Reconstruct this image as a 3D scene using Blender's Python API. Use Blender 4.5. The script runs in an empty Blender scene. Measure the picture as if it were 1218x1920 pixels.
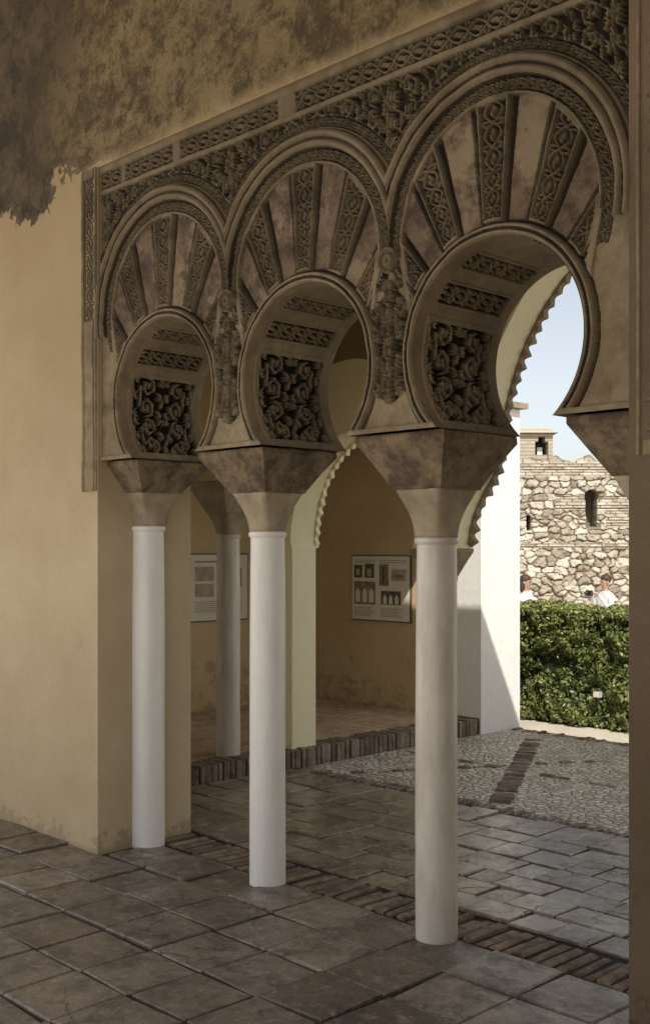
import bpy, math, random, bmesh
import numpy as np
from mathutils import Vector, Matrix
random.seed(7); np.random.seed(7)
scene=bpy.context.scene
col=scene.collection

# ---------------------------------------------------------------- helpers
def link(o,parent=None):
    col.objects.link(o)
    if parent: o.parent=parent
    return o
def empty(name):
    e=bpy.data.objects.new(name,None); return link(e)
def mesh(name,verts,faces,mat=None,smooth=False,parent=None):
    m=bpy.data.meshes.new(name); m.from_pydata([tuple(v) for v in verts],[],[tuple(f) for f in faces])
    m.update()
    if smooth:
        m.polygons.foreach_set('use_smooth',[True]*len(m.polygons))
    o=bpy.data.objects.new(name,m)
    if mat: m.materials.append(mat)
    return link(o,parent)
def npmesh(name,V,Q,mat,smooth=True,parent=None,attrs=None):
    m=bpy.data.meshes.new(name)
    V=np.asarray(V,dtype=np.float32); Q=np.asarray(Q,dtype=np.int32); k=Q.shape[1]
    m.vertices.add(len(V)); m.vertices.foreach_set('co',V.ravel())
    m.loops.add(Q.size); m.loops.foreach_set('vertex_index',Q.ravel())
    m.polygons.add(len(Q)); m.polygons.foreach_set('loop_start',np.arange(0,Q.size,k,dtype=np.int32))
    m.polygons.foreach_set('use_smooth',np.full(len(Q),smooth))
    m.update(calc_edges=True)
    if attrs:
        for n,a in attrs.items():
            at=m.attributes.new(n,'FLOAT','POINT'); at.data.foreach_set('value',np.asarray(a,dtype=np.float32).ravel())
    m.materials.append(mat)
    o=bpy.data.objects.new(name,m)
    return link(o,parent)
def box(name,x0,x1,y0,y1,z0,z1,mat,parent=None):
    v=[(x0,y0,z0),(x1,y0,z0),(x1,y1,z0),(x0,y1,z0),(x0,y0,z1),(x1,y0,z1),(x1,y1,z1),(x0,y1,z1)]
    f=[(0,3,2,1),(4,5,6,7),(0,1,5,4),(1,2,6,5),(2,3,7,6),(3,0,4,7)]
    return mesh(name,v,f,mat,False,parent)

# ---------------------------------------------------------------- materials
class NT:
    def __init__(s,name,rough=0.8):
        s.m=bpy.data.materials.new(name); s.m.use_nodes=True
        s.t=s.m.node_tree; s.n=s.t.nodes; s.b=s.n['Principled BSDF']; s.b.inputs['Roughness'].default_value=rough
        s.tc=s.n.new('ShaderNodeTexCoord')
    def l(s,a,b): s.t.links.new(a,b)
    def mapv(s,scale=(1,1,1),rot=(0,0,0),src=None):
        mp=s.n.new('ShaderNodeMapping'); mp.inputs['Scale'].default_value=scale; mp.inputs['Rotation'].default_value=rot
        s.l(src or s.tc.outputs['Object'],mp.inputs['Vector']); return mp.outputs['Vector']
    def noise(s,scale,detail=6,rough=.6,vec=None,out='Fac'):
        n=s.n.new('ShaderNodeTexNoise'); n.inputs['Scale'].default_value=scale; n.inputs['Detail'].default_value=detail; n.inputs['Roughness'].default_value=rough
        s.l(vec or s.tc.outputs['Object'],n.inputs['Vector']); return n.outputs[out]
    def ramp(s,fac,stops):
        r=s.n.new('ShaderNodeValToRGB'); e=r.color_ramp.elements
        while len(e)<len(stops): e.new(.5)
        for i,(p,c) in enumerate(stops):
            e[i].position=p; e[i].color=(c,c,c,1) if not hasattr(c,'__len__') else (*c,1)
        s.l(fac,r.inputs['Fac']); return r.outputs['Color']
    def mix(s,fac,a,b,mode='MIX'):
        m=s.n.new('ShaderNodeMix'); m.data_type='RGBA'; m.blend_type=mode
        if isinstance(fac,(int,float)): m.inputs[0].default_value=fac
        else: s.l(fac,m.inputs[0])
        for k,v in ((6,a),(7,b)):
            if hasattr(v,'__len__'): m.inputs[k].default_value=(*v,1)
            else: s.l(v,m.inputs[k])
        return m.outputs[2]
    def math(s,op,a,b=0.,c=None,clamp=False):
        m=s.n.new('ShaderNodeMath'); m.operation=op; m.use_clamp=clamp
        for k,v in enumerate((a,b,c)):
            if v is None: continue
            if isinstance(v,(int,float)): m.inputs[k].default_value=v
            else: s.l(v,m.inputs[k])
        return m.outputs[0]
    def attr(s,name):
        a=s.n.new('ShaderNodeAttribute'); a.attribute_name=name; return a.outputs['Fac']
    def bump(s,h,strength=.5,dist=.01,prev=None):
        b=s.n.new('ShaderNodeBump'); b.inputs['Strength'].default_value=strength; b.inputs['Distance'].default_value=dist
        s.l(h,b.inputs['Height'])
        if prev: s.l(prev,b.inputs['Normal'])
        s.l(b.outputs['Normal'],s.b.inputs['Normal']); return b.outputs['Normal']
    def color(s,c):
        if hasattr(c,'__len__'): s.b.inputs['Base Color'].default_value=(*c,1)
        else: s.l(c,s.b.inputs['Base Color'])
    def sepz(s,axis='Z'):
        x=s.n.new('ShaderNodeSeparateXYZ'); s.l(s.tc.outputs['Object'],x.inputs[0]); return x.outputs[axis]

def plaster(name,c1,c2,rough=.85,bs=.35,lowstain=True):
    t=NT(name,rough)
    big=t.noise(1.3,8,.65); fine=t.noise(28,6,.7)
    c=t.mix(t.ramp(big,[(.35,0.),(.68,1.)]),c1,c2)
    c=t.mix(t.ramp(fine,[(.3,.0),(.8,.22)]),c,tuple(x*.6 for x in c1))
    if lowstain:
        z=t.sepz(); zz=t.math('ADD',z,t.math('MULTIPLY',t.ramp(t.noise(4,12,.8),[(.47,0.),(.6,1.)]),-.55))
        c=t.mix(t.ramp(zz,[(0.0,.5),(.05,.0)]),c,tuple(x*.45 for x in c1))
    t.color(c)
    n=t.bump(t.noise(5,6,.6),bs,.02); t.bump(fine,bs*.7,.004,n)
    return t.m

def old_wall():
    t=NT('plaster_old',.88)
    big=t.noise(1.1,8,.65); fine=t.noise(30,6,.7); mid=t.noise(3.4,15,.80)
    smooth=t.mix(t.ramp(big,[(.35,0.),(.68,1.)]),(.47,.37,.235),(.585,.485,.335))
    smooth=t.mix(t.ramp(fine,[(.35,0.),(.8,.18)]),smooth,(.35,.255,.15))
    smooth=t.mix(t.ramp(t.noise(4,12,.8),[(.56,0.),(.64,.25)]),smooth,(.36,.27,.16))
    smooth=t.mix(t.ramp(t.noise(70,4,.7),[(.66,0.),(.70,.5)]),smooth,(.25,.19,.12))
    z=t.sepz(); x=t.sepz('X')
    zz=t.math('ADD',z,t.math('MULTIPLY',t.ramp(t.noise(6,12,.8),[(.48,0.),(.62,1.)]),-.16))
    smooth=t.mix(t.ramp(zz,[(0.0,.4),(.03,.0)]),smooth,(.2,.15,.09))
    vshade=t.ramp(t.math('MULTIPLY',t.math('ADD',z,t.noise(2,6,.6)),.22),[(.40,0.),(.90,.75)])  # light falling off towards the top, put into the plaster colour
    smooth=t.mix(vshade,smooth,(.29,.20,.10))
    ochre=t.mix(t.ramp(mid,[(.44,0.),(.55,1.)]),(.14,.095,.043),(.36,.265,.13))
    ochre=t.mix(t.ramp(t.noise(8,15,.82),[(.50,0.),(.57,.85)]),ochre,(.08,.055,.028))
    ochre=t.mix(t.ramp(t.noise(2.3,15,.78),[(.54,0.),(.58,.5)]),ochre,(.42,.33,.185))
    ochre=t.mix(t.ramp(t.noise(60,6,.8),[(.56,0.),(.62,.6)]),ochre,(.05,.036,.022))
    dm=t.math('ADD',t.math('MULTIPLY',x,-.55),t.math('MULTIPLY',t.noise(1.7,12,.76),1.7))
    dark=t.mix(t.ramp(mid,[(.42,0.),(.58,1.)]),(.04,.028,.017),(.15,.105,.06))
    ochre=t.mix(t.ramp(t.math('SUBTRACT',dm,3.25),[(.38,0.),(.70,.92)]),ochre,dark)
    nz=t.math('SUBTRACT',t.noise(1.6,12,.68),.5)
    f=t.math('ADD',t.math('MULTIPLY',t.math('SUBTRACT',-4.7,x),1.1,None,True),.08)
    hz=t.math('ADD',t.math('SUBTRACT',z,3.58),t.math('MULTIPLY',t.math('MULTIPLY',nz,1.3),f))
    m=t.ramp(hz,[(0.0,0.),(.09,1.)])
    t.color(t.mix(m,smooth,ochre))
    hh=t.math('MULTIPLY',t.noise(11,15,.8),m)
    n=t.bump(t.noise(4,6,.6),.3,.02); n=t.bump(fine,.3,.004,n); n=t.bump(hh,1.0,.045,n); t.bump(m,.35,.01,n)
    return t.m

def carved():
    t=NT('carved_stucco',.85)
    cv=t.attr('carve'); kd=t.attr('kind')
    big=t.noise(2.5,8,.65); fine=t.noise(45,6,.7)
    st=t.mix(t.ramp(big,[(.35,0.),(.65,1.)]),(.205,.152,.09),(.36,.285,.18))
    st=t.mix(t.ramp(t.noise(12,12,.78),[(.45,0.),(.66,.65)]),st,(.125,.09,.055))
    st=t.mix(t.ramp(fine,[(.35,0.),(.8,.35)]),st,(.11,.08,.048))
    z=t.sepz(); gr=t.ramp(t.math('ADD',t.math('MULTIPLY',t.math('SUBTRACT',z,2.3),.8),t.math('MULTIPLY',t.noise(3,8,.7),.5)),[(.35,0.),(1.,.45)])  # upper stucco darkened: fading light put into its colour
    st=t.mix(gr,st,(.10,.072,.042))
    red=t.mix(t.ramp(t.noise(7,12,.78),[(.44,0.),(.57,1.)]),(.062,.038,.027),(.155,.105,.066))
    red=t.mix(t.ramp(t.noise(3.1,12,.74),[(.5,0.),(.58,.8)]),red,(.26,.20,.125))
    st=t.mix(kd,st,red)
    st=t.mix(cv,st,(.017,.011,.006))  # shade and dirt of the recesses painted dark through this mask
    t.color(st)
    n=t.bump(t.noise(30,8,.7),.6,.006); t.bump(t.noise(150,4,.6),.3,.002,n)
    return t.m

def impost_mat():
    t=NT('impost_stone',.8)
    a=t.mix(t.ramp(t.noise(6,12,.78),[(.42,0.),(.58,1.)]),(.085,.058,.037),(.25,.185,.115))
    a=t.mix(t.ramp(t.noise(35,8,.75),[(.5,0.),(.7,.5)]),a,(.06,.04,.025))
    t.color(a); n=t.bump(t.noise(9,8,.65),.6,.02); t.bump(t.noise(90,5,.7),.4,.003,n)
    return t.m
def shaft_mat(name,c1,c2):
    t=NT(name,.34)
    v=t.mapv((1,1,.25))
    a=t.mix(t.ramp(t.noise(9,8,.65,v),[(.35,0.),(.66,1.)]),c1,c2)
    a=t.mix(t.ramp(t.noise(30,10,.8),[(.58,0.),(.7,.35)]),a,(.38,.33,.26))
    t.color(a); n=t.bump(t.noise(7,6,.6,v),.4,.014); t.bump(t.noise(60,6,.7),.2,.003,n)
    return t.m
def tile_mat(name,c1,c2,c3,r0,r1,crack=.007,cs=1.7,bmp=.6):
    t=NT(name,.5)
    a=t.attr('rnd')
    base=t.mix(t.ramp(a,[(0.,0.),(1.,1.)]),c1,c2)
    base=t.mix(t.ramp(t.noise(5,12,.78),[(.44,0.),(.58,.8)]),base,c3)
    base=t.mix(t.ramp(t.noise(16,12,.8),[(.52,0.),(.62,.6)]),base,tuple(min(1,x*1.4) for x in c2))
    base=t.mix(t.ramp(t.noise(60,6,.75),[(.56,0.),(.7,.6)]),base,tuple(x*.4 for x in c1))
    v=t.n.new('ShaderNodeTexVoronoi'); v.feature='DISTANCE_TO_EDGE'; v.inputs['Scale'].default_value=cs
    nv=t.mix(.2,t.tc.outputs['Object'],t.noise(5,6,.65,None,'Color')); t.l(nv,v.inputs['Vector'])
    ck=t.ramp(v.outputs['Distance'],[(0.,0.),(crack,1.)])
    ck=t.mix(t.ramp(t.noise(2.5,3,.5),[(.46,1.),(.54,0.)]),ck,(1,1,1))
    base=t.mix(ck,tuple(x*.35 for x in c1),base)
    t.color(base)
    rr=t.ramp(t.noise(5,10,.75),[(.38,r0),(.6,r1)]); t.l(rr,t.b.inputs['Roughness'])
    n=t.bump(t.noise(3.5,6,.6),bmp,.02); n=t.bump(t.noise(22,10,.75),bmp*.8,.006,n)
    t.bump(ck,.5,.006,n)
    return t.m
def cobble_mat():
    t=NT('cobble',.4)
    mp=t.mapv((1,1,1))
    v=t.n.new('ShaderNodeTexVoronoi'); v.inputs['Scale'].default_value=17; t.l(mp,v.inputs['Vector']); v.voronoi_dimensions='2D'
    e=t.n.new('ShaderNodeTexVoronoi'); e.feature='DISTANCE_TO_EDGE'; e.inputs['Scale'].default_value=17; t.l(mp,e.inputs['Vector']); e.voronoi_dimensions='2D'
    hs=t.n.new('ShaderNodeSeparateColor'); t.l(v.outputs['Color'],hs.inputs[0])
    c=t.mix(hs.outputs[0],(.48,.42,.33),(.80,.74,.63))
    c=t.mix(t.ramp(e.outputs['Distance'],[(0.03,1.),(.10,.0)]),c,(.16,.12,.085))
    t.color(c)
    hgt=t.ramp(e.outputs['Distance'],[(0.,0.),(.12,.6),(.35,1.)])
    n=t.bump(hgt,.8,.018); t.bump(t.noise(50,5,.6),.2,.003,n)
    return t.m
def simple(name,c,rough=.7,var=.35,scale=12,bs=.2):
    t=NT(name,rough)
    t.color(t.mix(t.ramp(t.noise(scale,6,.65),[(.35,0.),(.65,1.)]),tuple(x*(1-var) for x in c),c))
    t.bump(t.noise(scale*3,6,.6),bs,.005); return t.m

M_wall=old_wall()
M_tan=plaster('plaster_tan',(.52,.385,.20),(.64,.49,.28))
M_up=plaster('plaster_brown',(.26,.18,.09),(.34,.245,.13),lowstain=False)  # brown darkened in colour to stand for shade above the arches
M_pier=plaster('plaster_shaded',(.12,.085,.052),(.19,.14,.085))  # right pier's shadow put into a darker plaster colour
M_cream=plaster('plaster_cream',(.86,.78,.50),(.90,.84,.60),lowstain=False)  # cream lightened in colour to stand for bounced sunlight
M_white=plaster('plaster_white',(.86,.84,.80),(.90,.88,.85),lowstain=False)
M_carv=carved(); M_imp=impost_mat()
M_cap=simple('capital_stone',(.42,.345,.24),.75,.4,8,.4)
M_fr=simple('fringe_stucco',(.34,.26,.16),.8,.4,14,.4)
M_shW=shaft_mat('shaft_whitewashed',(.78,.76,.73),(.87,.86,.84))
M_shG=shaft_mat('shaft_marble',(.54,.49,.43),(.74,.69,.62))
M_tile=tile_mat('floor_tile',(.12,.098,.083),(.31,.265,.225),(.095,.08,.068),.22,.52)
M_tile2=tile_mat('portico_tile',(.19,.155,.12),(.46,.39,.30),(.14,.115,.09),.10,.36,.016,2.6,.45)
M_tile3=tile_mat('annex_tile',(.40,.28,.17),(.56,.42,.27),(.32,.23,.15),.5,.8)
M_brick=tile_mat('brick_edge',(.13,.095,.07),(.30,.225,.16),(.09,.066,.05),.45,.8)
M_cob=cobble_mat()
M_mortar=simple('mortar',(.035,.028,.022),.9,.4,20,.4)
M_sand=simple('sandy_ground',(.56,.50,.40),.95,.2,3,.4)
M_bounce=simple('bounce_paving_pale',(.70,.63,.51),.9,.1,3,.3)  # pale colour for the added paving that bounces light indoors
M_wood=simple('ceiling_plaster',(.36,.28,.18),.8,.25,3,.3)

# ---------------------------------------------------------------- ornament tiles
def stroke_tile(W,H,N,strokes):
    nx=int(N*W); ny=int(N*H); T=np.zeros((ny,nx))
    for st in strokes:
        pts,rad=st[0],st[1]; amp=st[2] if len(st)>2 else 1.0
        for ox in (-W,0,W):
            for k in range(len(pts)-1):
                ax,ay=pts[k][0]+ox,pts[k][1]; bx,by=pts[k+1][0]+ox,pts[k+1][1]
                R=max(rad[k],rad[k+1])
                x0=max(int((min(ax,bx)-R)*N),0); x1=min(int((max(ax,bx)+R)*N)+2,nx)
                y0=max(int((min(ay,by)-R)*N),0); y1=min(int((max(ay,by)+R)*N)+2,ny)
                if x0>=x1 or y0>=y1: continue
                gx,gy=np.meshgrid((np.arange(x0,x1)+.5)/N,(np.arange(y0,y1)+.5)/N)
                dx,dy=bx-ax,by-ay; L=dx*dx+dy*dy+1e-9
                s=np.clip(((gx-ax)*dx+(gy-ay)*dy)/L,0,1)
                d=np.hypot(gx-ax-s*dx,gy-ay-s*dy); r=rad[k]+(rad[k+1]-rad[k])*s
                q=d/r; h=np.where(q<1,np.clip(1-q**4,0,1)**.6,0)
                h=h*(.78+.22*np.clip(q*2.4,0,1))*amp
                T[y0:y1,x0:x1]=np.maximum(T[y0:y1,x0:x1],h)
    return T
def leaf(x,y,a,L,R,curl=1.2,n=7,amp=1.0):
    p=[];r=[]
    for i in range(n):
        s=i/(n-1); p.append((x,y)); r.append(R*(.35+1.0*math.sin(math.pi*min(s*1.15+.05,1))**.8)*(1-.25*s))
        aa=a+curl*s; x+=math.cos(aa)*L/(n-1); y+=math.sin(aa)*L/(n-1)
    return p,r,amp
def band_tile():
    S=[]
    for ph in (0,math.pi):
        p=[(u,.25+.16*math.sin(2*math.pi*u+ph)) for u in np.linspace(0,1,41)]
        S.append((p,[.028]*41))
    for k in range(2):
        u0=.25+.5*k
        S.append(leaf(u0-.13,.24,.55,.22,.034,-1.1)); S.append(leaf(u0+.13,.26,math.pi+.55,.22,.034,-1.1))
        for sx in (-1,1):
            S.append(leaf(u0-.25+.015*sx,.05,math.pi/2-sx*.8,.15,.028,sx*1.6)); S.append(leaf(u0-.25+.015*sx,.45,-math.pi/2+sx*.8,.15,.028,-sx*1.6))
    return stroke_tile(1,.5,256,S)
def scroll_tile():
    S=[]
    def spiral(cx,cy,R,a0,turns,dr,r0):
        A=np.linspace(0,turns*2*math.pi,70); p=[];r=[]
        for a in A:
            rr=R*(1-.80*a/A[-1]); p.append((cx+rr*math.cos(dr*a+a0),cy+rr*math.sin(dr*a+a0))); r.append(r0*(1-.25*a/A[-1]))
        S.append((p,r)); 
        S.append(leaf(cx,cy,a0,.09,r0*1.1,1.))
        S.append(leaf(cx,cy,a0+2.5,.08,r0*1.0,1.))
        for a in np.arange(.5,2*math.pi,1.15):
            rr=R*(1-.80*a/A[-1]); x=cx+rr*math.cos(dr*a+a0); y=cy+rr*math.sin(dr*a+a0)
            S.append(leaf(x,y,dr*a+a0+dr*.9,R*.52,r0*.95,dr*1.2))
    spiral(.50,.27,.22,math.pi*1.5,1.3,1,.022)
    spiral(.50,.76,.21,math.pi*.5,1.3,-1,.022)
    S.append(([(.28,.27+.5*t) for t in np.linspace(0,1,10)],[.018]*10))
    for (x,y) in ((.08,.1),(.08,.52),(.08,.92),(.92,.1),(.92,.52),(.92,.92)):
        sg=1 if x<.5 else -1
        S.append(leaf(x,y,math.pi/2-sg*.3,.20,.025,-sg*1.2)); S.append(leaf(x,y,-math.pi/2+sg*.5,.16,.024,sg*1.2)); S.append(leaf(x,y,(0 if sg>0 else math.pi),.13,.022,.6))
    S.append(([(.015+.02*math.sin(t*12),t) for t in np.linspace(0,1,30)],[.020]*30))
    return stroke_tile(1,1,300,S)
TB=band_tile(); TS=scroll_tile()
def sB(u,v):
    i=(np.mod(u,1)*TB.shape[1]).astype(int)%TB.shape[1]; j=np.clip((v*TB.shape[0]).astype(int),0,TB.shape[0]-1)
    return TB[j,i]
def sS(u,v):
    uu=np.abs(np.mod(u,2)-1)*.999; vv=np.mod(v,1)*.999
    return TS[(vv*TS.shape[0]).astype(int),(uu*TS.shape[1]).astype(int)]
def vnoise(X,Z,sc,seed):
    rs=np.random.RandomState(seed); G=rs.rand(64,64)
    u=np.mod(X*sc,63); v=np.mod(Z*sc,63); i=u.astype(int);j=v.astype(int);fu=u-i;fv=v-j
    fu=fu*fu*(3-2*fu);fv=fv*fv*(3-2*fv); i1=(i+1)%64;j1=(j+1)%64
    return (G[j,i]*(1-fu)+G[j,i1]*fu)*(1-fv)+(G[j1,i]*(1-fu)+G[j1,i1]*fu)*fv

# ---------------------------------------------------------------- horseshoe arcade
ARC=[-4.49,-3.49,-2.485]; CZ=2.345; R0=.385; SPR=2.06; CZ2=2.796
YF=3.285; YB=3.80
arcade=empty('horseshoe_arcade')
def facade():
    d=.0028
    XR=-1.70
    nz0=57; z_base=SPR-nz0*d
    nx=int(round((XR+5.18)/d))+1; nz=int((3.60-z_base)/d)+1
    xs=-5.18+np.arange(nx)*d; zs=z_base+np.arange(nz)*d
    X,Z=np.meshgrid(xs,zs)
    b=[(ARC[0]+ARC[1])/2,(ARC[1]+ARC[2])/2]
    cx=np.where(X<b[0],ARC[0],np.where(X<b[1],ARC[1],ARC[2]))
    D=X-cx; r1=np.hypot(D,Z-CZ); r2=np.hypot(D,Z-CZ2)
    H=np.full(X.shape,.008); C=np.zeros_like(H); K=np.zeros_like(H)
    wear=np.clip(vnoise(X+9,Z,3.1,3)*1.6-.1,0.25,1)
    wu=(vnoise(X+9,Z,6,21)-.5)*.16; wv=(vnoise(X+9,Z,6,22)-.5)*.14
    def carve(m,o,lo=-.026,amp=.044):
        H[m]=(lo+amp*o*(.76+.24*wear))[m]; C[m]=np.clip((.74-o)*2.2,.12,1)[m]  # C darkens the hollows: shade and dirt put into the colour
    ang2=np.arctan2(Z-CZ2,D)
    carve((r2>.60)&(Z>2.78),sS(D/.165+wu,(Z-2.6)/.19+wv))
    xa=np.where(np.abs(X-b[0])<np.abs(X-b[1]),b[0],b[1]); da=np.abs(X-xa)
    zt=np.clip((Z-2.17)/.49,0,1); w=.125*np.sin(np.pi*zt**.8)**.8*(0.85+.3*np.abs(np.sin(zt*14)))
    pal=(da<w)&(Z>2.17)&(Z<2.66)
    H[(r2>.574)&(r2<.585)&(Z>2.8)]=.012
    carve((r2>=.585)&(r2<.628)&(Z>2.78),sB(ang2*.6/.085+wu,(r2-.585)/.043))
    H[(r2>=.628)&(r2<.640)&(Z>2.78)]=.012
    m=(r2>=.50)&(r2<=.576)&(Z>2.70); q=(r2-.50)/.076
    H[m]=(.018+.022*np.abs(np.sin(np.pi*q*2.0))+.008*(q>.5))[m]
    C[m]=np.where((np.abs(q-.5)<.06)|(q<.05)|(q>.95),.75,0)[m]
    m=(r2>=.447)&(r2<.50)&(Z>2.62); carve(m,sB(ang2*.47/.09+wu,(r2-.447)/.053))
    m=(r2>=.437)&(r2<.447)&(Z>2.6); H[m]=.016
    lim=np.where(Z>2.74,9,.431-.2*(2.74-Z))
    vz=(r1>.43)&(r2<.437)&(np.abs(D)<lim)&(Z>2.42)
    th=np.degrees(np.arctan2(Z-2.28,D)); f=(th-6)/168*15; idx=np.floor(f).astype(int); fr=f-idx
    rad=np.hypot(D,Z-2.28)
    H[vz]=.002; K[vz]=1
    cv=vz&(idx%2==1)
    v=(fr-.15)/.70
    inner=cv&(fr>.15)&(fr<.85)&(r1>.452)&(r2<.425)
    edge=cv&~inner; H[edge]=.018; K[edge]=.45
    K[cv]=np.minimum(K[cv],.45)
    carve(inner,sB(rad/.16+idx*.37+wu,np.clip(v,0,1)),-.028,.048)
    gr=vz&((fr<.10)|(fr>.90)); H[gr]=-.026; C[gr]=1
    m=(~vz)&(Z<=2.74)&(Z>2.50)&(np.abs(D)>=lim)&(np.abs(D)<lim+.022)&(r1>.43); H[m]=.018; C[m]=0
    low=(Z<=2.72)&(~vz)&(r1>.437)&~m
    sel=low&pal; o=sS(da/.13+1.0,(Z-2.17)/.22+wv); H[sel]=(-.012+.050*o)[sel]; C[sel]=np.clip((.72-o)*2.,.08,1)[sel]
    dl=np.abs(da-(2.735-Z)*.8); sel=low&(dl<.010)&(Z>2.54); H[sel]=.024
    sel=low&(dl>=.010)&(dl<.018)&(Z>2.54); H[sel]=-.006;C[sel]=.8
    rk=np.hypot(X-xa,Z-2.735); sel=(rk<.05); H[sel]=(.016+.024*np.abs(np.sin(rk/.05*np.pi*1.5)))[sel]; C[sel]=.15;K[sel]=0
    m=(r1<.43)&(Z>SPR-.01); q=np.clip((r1-R0)/.045,0,1); H[m]=(.014+.018*np.abs(np.sin(np.pi*q*2)))[m]; C[m]=np.where(np.abs(q-.5)<.14,.9,0)[m]; K[m]=0
    m=(r1>=.43)&(r1<.441); H[m]=-.014; C[m]=1
    m=(Z<SPR+.022)&(r1>R0)&(X>-5.04)&(X<-1.9); H[m]=.022; C[m]=0
    m=(Z>3.452)&(Z<=3.475); H[m]=.016; C[m]=0;K[m]=0
    m=(Z>3.475)&(Z<3.567); o=sB(X/.18+wu*.5,(Z-3.475)/.092); carve(m,o)
    pl=(Z>3.475)&(Z<3.567)&(((X>-3.66)&(X<-3.55))|((X>-4.42)&(X<-4.36))|((X>-4.86)&(X<-4.82))); H[pl]=.006;C[pl]=.1
    m=Z>=3.567; H[m]=.018; C[m]=0
    for s,xe,wd in ((1,-5.18,.135),(-1,XR,.19)):
        e=(X-xe)*s
        m=(e<wd)
        H[m]=.045; C[m]=0;K[m]=0
        c=(e>.03)&(e<wd-.023)&(Z>(2.80 if s==1 else 1.95))&(Z<3.55); carve(c,sB(Z/.18+wu,np.clip((e-.03)/(wd-.053),0,1)),.002,.042)
        g=(e>wd-.023)&(e<wd-.013); H[g]=.03; C[g]=.5
        g=(e>.018)&(e<.026); H[g]=.034; C[g]=.4
    H+= (vnoise(X+9,Z,14,8)-.5)*.006+(vnoise(X+9,Z,2.2,9)-.5)*.012+(vnoise(X+9,Z,40,10)-.5)*.003
    C=np.clip(C+np.clip(vnoise(X+9,Z,1.8,31)-.6,0,1)*.9*(H>0)+np.clip(vnoise(X+9,Z,9,32)-.72,0,1)*1.2,0,1)
    inside=(r1<R0)&(Z>=SPR-1e-4)
    Xs=X.copy();Zs=Z.copy()
    ii=np.arange(nx*nz).reshape(nz,nx)
    a=ii[:-1,:-1];bq=ii[:-1,1:];c_=ii[1:,1:];dd=ii[1:,:-1]
    allin=inside[:-1,:-1]&inside[:-1,1:]&inside[1:,1:]&inside[1:,:-1]
    zc=(Z[:-1,:-1]+Z[1:,1:])/2; xc=(X[:-1,:-1]+X[1:,1:])/2
    below=(zc<SPR)&(xc>-5.045)&(xc<-1.92)
    keep=~(allin|below)
    rr=np.maximum(r1,1e-4)
    nXs=cx+D*R0/rr; nZs=np.maximum(CZ+(Z-CZ)*R0/rr,SPR)
    Xs[inside]=nXs[inside]; Zs[inside]=nZs[inside]; H[inside]=.014
    V=np.stack([Xs,YF-H,Zs],-1).reshape(-1,3)
    Q=np.stack([a[keep],bq[keep],c_[keep],dd[keep]],-1)
    used=np.zeros(nx*nz,bool); used[Q.ravel()]=True; rem=np.cumsum(used)-1
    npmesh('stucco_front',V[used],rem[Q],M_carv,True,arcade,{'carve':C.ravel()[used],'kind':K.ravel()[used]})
facade()
def intrados(cx):
    a0=math.asin((SPR-CZ)/R0); A=np.linspace(a0,math.pi-a0,680); Y=np.linspace(3.266,YB,170)
    AA,YY=np.meshgrid(A,Y,indexing='ij')
    e=np.degrees(np.where(np.cos(AA)>0,AA,math.pi-AA))
    dsp=np.zeros_like(AA); C=np.zeros_like(AA)
    wu=(vnoise(YY,AA,7,21)-.5)*.10; wv=(vnoise(YY,AA,5,22)-.5)*.08
    iny=(YY>3.345)&(YY<3.735)
    m=iny&(e>-41)&(e<22)
    o2=sS((YY-3.54)/.195+wu,(e+41)/31.5+wv)
    dsp[m]=(.030-.044*o2)[m]; C[m]=np.clip((.72-o2)*2.2,.10,1)[m]  # soffit hollows get the same painted shade and dirt
    fr=((YY>3.325)&(YY<3.755)&(e>-44.5)&(e<25))&~m; dsp[fr]=-.006
    for lo,hi in ((33,46),(58,71)):
        m=iny&(e>lo)&(e<hi); o=sB(YY/.17+wu,(e-lo)/(hi-lo)); dsp[m]=(.024-.036*o)[m]; C[m]=np.clip((.72-o)*2.2,.10,1)[m]
        m=iny&(((e>lo-2)&(e<lo))|((e>hi)&(e<hi+2))); dsp[m]=-.006
    dsp[:, :2]=0; dsp[:,-2:]=0
    R=R0+dsp
    V=np.stack([cx+R*np.cos(AA),YY,CZ+R*np.sin(AA)],-1).reshape(-1,3)
    n,m_=AA.shape; ii=np.arange(n*m_).reshape(n,m_)
    Q=np.stack([ii[:-1,:-1],ii[:-1,1:],ii[1:,1:],ii[1:,:-1]],-1).reshape(-1,4)
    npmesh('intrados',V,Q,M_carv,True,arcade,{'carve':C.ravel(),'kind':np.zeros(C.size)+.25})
for c in ARC: intrados(c)
def back_face(cx,x0,x1):
    z0,z1=SPR,3.62
    a0=math.asin((SPR-CZ)/R0)
    A=list(np.linspace(a0,math.pi-a0,60))+[math.atan2(z1-CZ,x1-cx),math.atan2(z1-CZ,x0-cx),math.atan2(z0-CZ+.001,x1-cx),math.pi-math.atan2(z0-CZ+.001,cx-x0)]
    A=sorted(A); V=[];F=[]
    for a in A:
        c,s=math.cos(a),math.sin(a)
        V.append((cx+R0*c,YB,CZ+R0*s))
        k=1e9
        if c>1e-6:k=min(k,(x1-cx)/c)
        if c<-1e-6:k=min(k,(x0-cx)/c)
        if s>1e-6:k=min(k,(z1-CZ)/s)
        if s<-1e-6:k=min(k,(z0-CZ)/s)
        V.append((cx+k*c,YB,CZ+k*s))
    for i in range(len(A)-1): F.append((2*i,2*i+1,2*i+3,2*i+2))
    mesh('back_face',V,F,M_tan,False,arcade)
back_face(ARC[0],-5.04,-3.99); back_face(ARC[1],-3.99,-2.9875); back_face(ARC[2],-2.9875,-1.92)
box('wall_above',-5.04,-1.92,3.25,3.86,3.597,5.25,M_wall,arcade)

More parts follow.
